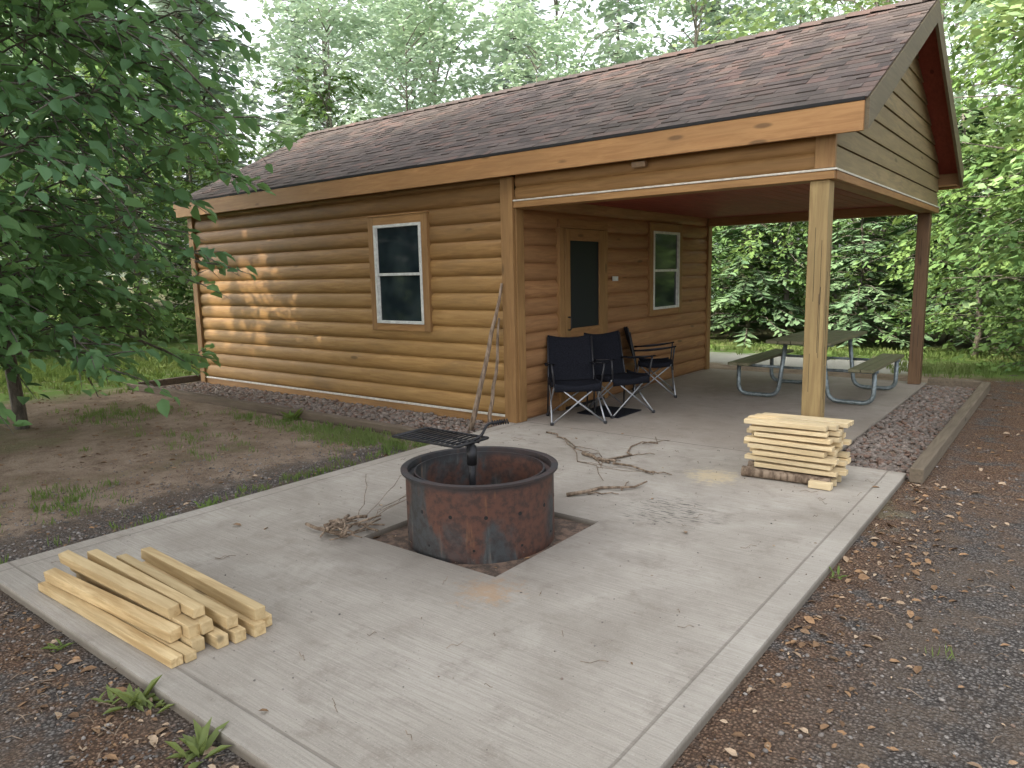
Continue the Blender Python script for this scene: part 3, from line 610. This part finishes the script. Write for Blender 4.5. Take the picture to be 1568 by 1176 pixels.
# ---------------------------------------------------------------- PICNIC TABLE
pt=empty('picnic_table'); tx,y0,y1=2.20,2.62,4.45
b=MB()
for i in range(5): x=tx-.375+i*.152; b.box(x,x+.142,y0,y1,.715,.755)
for sgn in (-1,1):
    for q in range(2): x=tx+sgn*.71+(q-1)*.135; b.box(x,x+.128,y0,y1,.425,.462)
b.obj('planks',m_table,pt,bevel=.006)
b=MB()
for y in (y0+.28,y1-.28):
    for s in (-1,1):
        b.tube(rpath([(tx+s*.80,y,.42),(tx+s*.80,y,.035),(tx+s*.30,y,.035),(tx+s*.22,y,.70)],.13,7),.026,10)
        b.tube([(tx+s*.60,y,.41),(tx+s*.84,y,.41)],.02,8)
        b.tube([(tx+s*.26,y,.40),(tx+s*.82,y,.40)],.018,8)
    b.tube([(tx-.34,y,.70),(tx+.34,y,.70)],.02,8)
    b.tube([(tx,y,.68),(tx,(y0+y1)/2+(.12 if y>3.5 else -.12),.40)],.014,8)
b.tube([(tx-.26,y0+.28,.40),(tx+.26,y0+.28,.40)],.016,8); b.tube([(tx-.26,y1-.28,.40),(tx+.26,y1-.28,.40)],.016,8); b.tube([(tx,y0+.28,.40),(tx,y1-.28,.40)],.016,8)
b.obj('pipe_frame',m_galv,pt,True)
# ---------------------------------------------------------------- GRASS, WEEDS
def blades(name,patches,hmin,hmax,mat,w=.005):
    C=[]
    for cx,cy,rx,ry,n in patches:
        k=0
        while k<n:
            x,y=random.gauss(cx,rx*.5),random.gauss(cy,ry*.5); m=random.randint(3,14)
            for _ in range(m): C.append((x+random.gauss(0,.03),y+random.gauss(0,.03),-.052))
            k+=m
    C=np.array(C); C=C[~((C[:,0]>-.07)&(C[:,0]<3.9)&(C[:,1]>-4.98)&(C[:,1]<5.3))]; C=C[~((C[:,0]>-6.9)&(C[:,0]<0)&(C[:,1]>-.9)&(C[:,1]<5.3))]
    n=len(C); a=rng.uniform(0,TAU,n); D=np.stack([np.cos(a)*.5,np.sin(a)*.5,np.ones(n)],1); Nn=np.stack([np.cos(a),np.sin(a),-np.ones(n)*.4],1); Lg=rng.uniform(hmin,hmax,n)
    V,F=leafquads(C,D,nrm(Nn),Lg,np.full(n,w)*rng.uniform(.7,1.5,n)); mobj(name,V,F,mat)
blades('grass',[(-1.1,-1.4,1.0,.35,2600),(-2.6,-1.4,1.0,.3,500),(-4.6,-2.2,.9,.6,900),(-1.2,-4.1,.6,.4,450),(-.2,-3.6,.12,1.6,200),(-.25,-2.2,.15,1.2,300),(-2.9,-4.6,.8,.5,300),(-.15,-1.25,.2,.3,300),(-2.3,-2.5,1.2,.6,320),(4.6,-3,.8,2,40)],.025,.08,m_grass)
blades('lawn',[(-9.5,1.0,2.6,4,14000),(-11,-1.5,3,2,5000),(-8,6,3,2,2500),(1,9.0,4,1.0,5000),(3.2,7,.8,.8,1500)],.05,.12,m_grass,.012)
def rosette(x,y,n,L0,z=-.05):
    C=[];D=[];Nn=[];Lg=[]
    for i in range(n):
        a=random.uniform(0,TAU); e=random.uniform(.15,1.2); C.append((x+random.gauss(0,.02),y+random.gauss(0,.02),z)); D.append((math.cos(a)*math.cos(e),math.sin(a)*math.cos(e),math.sin(e))); Nn.append((-math.cos(a)*math.sin(e),-math.sin(a)*math.sin(e),math.cos(e))); Lg.append(L0*random.uniform(.5,1.15))
    return leafquads(np.array(C),np.array(D),nrm(np.array(Nn)),np.array(Lg),np.array(Lg)*.26)
for (x,y,n,l) in ((1.97,-5.04,16,.12),(2.05,-5.0,9,.08),(1.88,-5.1,7,.07),(2.47,-5.06,16,.13),(2.40,-5.03,9,.08),(1.2,-5.05,9,.07),(-.15,-3.55,14,.08),(3.87,-2.2,8,.06),(-2.5,-1.15,24,.2)):
    V,F=rosette(x,y,n,l); mobj('weed_plant',V,F,m_grass)
# ---------------------------------------------------------------- TREES
NB=(-4.85,-3.25,-.05)
tr=empty('beech_tree',NB); pair=twig_tree('beech',8.8,.75,2.5,140,.20,12,8,11,m_leafn,gapbase=NB,fold=True,wr=.6,trunk=.075,lr=.2,droop=.5)
for me,nm in zip(pair,('leaves','trunk_and_limbs')): link(bpy.data.objects.new(nm,me),tr)
us=[twig_tree('under%d'%i,5.2+i,.25,2.4,54,.165,11,9,30+i,m_leafu,lr=.18) for i in range(2)]
bl=[crown_tree('mid%d'%i,13+2*i,1.2,3.8,80,100,.21,50+i,m_leafm_haze) for i in range(3)]
bf=[crown_tree('far%d'%i,17+2*i,.5,4.6,100,65,.36,60+i,m_leaff_haze) for i in range(2)]
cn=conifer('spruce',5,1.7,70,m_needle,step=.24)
cf=conifer('farpine',21,3.4,80,m_needlef_haze,z0=2,step=.7)
CAMX,CAMY=4.80,-6.19
def clear(x,y,big):
    m=2.6 if big else 1.6
    if -7.6-m<x<4.0+m*.2 and -9<y<8.6+m*.6: return False
    if x>=4 and y<7.2: return False
    if x<-7 and y<3.5+m and x>-14.0: return False
    if y<-4: return False
    return True
def polar(th,d): t=math.radians(th); return CAMX+d*math.cos(t),CAMY+d*math.sin(t)
ff=empty('forest_trees'); fu=empty('forest_understory')
SP=5.9
for gy in np.arange(-4,28,SP):
    for gx in np.arange(-30,20,SP):
        x=gx+random.uniform(-1.9,1.9); y=gy+random.uniform(-1.9,1.9); d=math.hypot(x-CAMX,y-CAMY); th=math.degrees(math.atan2(y-CAMY,x-CAMX))%360
        if not(85<th<171) or d>26 or not clear(x,y,True): continue
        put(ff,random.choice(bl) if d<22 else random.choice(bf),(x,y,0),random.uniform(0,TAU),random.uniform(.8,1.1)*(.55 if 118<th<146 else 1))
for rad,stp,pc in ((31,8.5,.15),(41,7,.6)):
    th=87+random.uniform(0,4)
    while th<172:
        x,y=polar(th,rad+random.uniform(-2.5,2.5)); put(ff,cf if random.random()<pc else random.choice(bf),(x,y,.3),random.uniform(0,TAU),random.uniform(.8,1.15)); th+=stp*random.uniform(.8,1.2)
k=0
while k<36:
    x=random.uniform(-24,12); y=random.uniform(-4,22); d=math.hypot(x-CAMX,y-CAMY); th=math.degrees(math.atan2(y-CAMY,x-CAMX))%360
    if not(85<th<171) or not clear(x,y,False) or d>25: continue
    put(fu,random.choice(us),(x,y,-.05),random.uniform(0,TAU),random.uniform(.6,1.15)); k+=1
for (x,y,s) in ((4.6,7.4,.7),(5.7,6.6,.9),(3.4,9.0,.7),(6.9,7.6,1.1),(-.6,11,.9),(4.2,10.5,1.2),(5.3,9.0,1.3)): put(fu,random.choice(us),(x,y,-.05),random.uniform(0,TAU),s)
for (x,y,s) in ((1.2,10.2,.75),(-1.2,10.4,.9),(-10.2,3.9,.75),(2.7,11.5,1.0)):
    t=empty('spruce_tree',(x,y,-.05),random.uniform(0,6)); t.scale=(s,s,s)
    for me,nm in zip(cn,('needles','trunk')): link(bpy.data.objects.new(nm,me),t)
# unseen canopy toward the sun (left-behind the camera), placed to shade the clearing
r=np.random.default_rng(5); CC=[];tr_=MB()
for gx in np.arange(-18,3,3.6):
    for gy in np.arange(-23,-5,3.6):
        x=gx+r.uniform(-.6,.6); y=gy+r.uniform(-.6,.6); th=math.degrees(math.atan2(y-CAMY,x-CAMX))%360
        if th<186 : continue
        h0=r.uniform(8.5,9.5); CC.append((x,y,h0)); tr_.tube([(x,y,-.1),(x+.1,y,5),(x,y+.1,10)],[.2,.15,.06],7)
CC=np.array(CC); per=1000; C=np.repeat(CC,per,0); n=len(C); o=r.normal(0,1,(n,3)); o=o/np.linalg.norm(o,axis=1,keepdims=True)*(r.uniform(0,1,(n,1))**.4); C=C+o*np.array([2.9,2.9,3.6]); k=gaps(C,.35); C=C[k]; n=len(C)
a=r.uniform(0,TAU,n); D=np.stack([np.cos(a),np.sin(a),r.normal(-.3,.3,n)],1); Nn=nrm(np.stack([r.normal(0,.6,n),r.normal(0,.6,n),np.ones(n)],1)); Lg=r.uniform(.45,.62,n); V,F=leafquads(C,D,Nn,Lg,Lg*.85,False)
sh=empty('shade_canopy_trees'); mobj('canopy_foliage',V,F,m_canopy,sh); tr_.obj('canopy_trunks',m_bark,sh,True)
# ---------------------------------------------------------------- LIGHT, SKY, CAMERA
w=bpy.data.worlds.new("World"); sc.world=w; w.use_nodes=True; nt=w.node_tree; bg=nt.nodes['Background']
sk=nt.nodes.new('ShaderNodeTexSky'); sk.sky_type='NISHITA'; sk.sun_disc=False; sk.sun_elevation=el; sk.sun_rotation=az%TAU; sk.air_density=1.0; sk.dust_density=6.0; sk.ozone_density=1.0
hs=nt.nodes.new('ShaderNodeHueSaturation'); hs.inputs['Saturation'].default_value=.2; hs.inputs['Value'].default_value=4.4
nt.links.new(sk.outputs[0],hs.inputs['Color']); nt.links.new(hs.outputs[0],bg.inputs[0]); bg.inputs[1].default_value=.15
sl=bpy.data.lights.new('sun','SUN'); sl.energy=5; sl.angle=math.radians(.5); sl.color=(1,.84,.64); so=bpy.data.objects.new('sun',sl); COL.objects.link(so); so.rotation_euler=Vector(S).to_track_quat('Z','Y').to_euler(); so.location=(-10,-15,15)
yaw,pit,roll,f=.6652,.1502,-.0214,1106.74
fh=Vector((-math.sin(yaw),math.cos(yaw),0)); r0=Vector((math.cos(yaw),math.sin(yaw),0)); fw=fh*math.cos(pit)+Vector((0,0,-math.sin(pit))); u0=r0.cross(fw)
r2=r0*math.cos(roll)+u0*math.sin(roll); u2=-r0*math.sin(roll)+u0*math.cos(roll)
cd=bpy.data.cameras.new('camera'); co=bpy.data.objects.new('camera',cd); COL.objects.link(co)
M=Matrix((r2,u2,-fw)).transposed().to_4x4(); M.translation=Vector((CAMX+.0007,CAMY+.0003,1.61)); co.matrix_world=M
cd.sensor_width=36; cd.lens=f/1568*36; cd.clip_start=.05; cd.clip_end=1000; sc.camera=co
sc.view_settings.view_transform='Standard'; sc.view_settings.look='None'; sc.view_settings.exposure=0
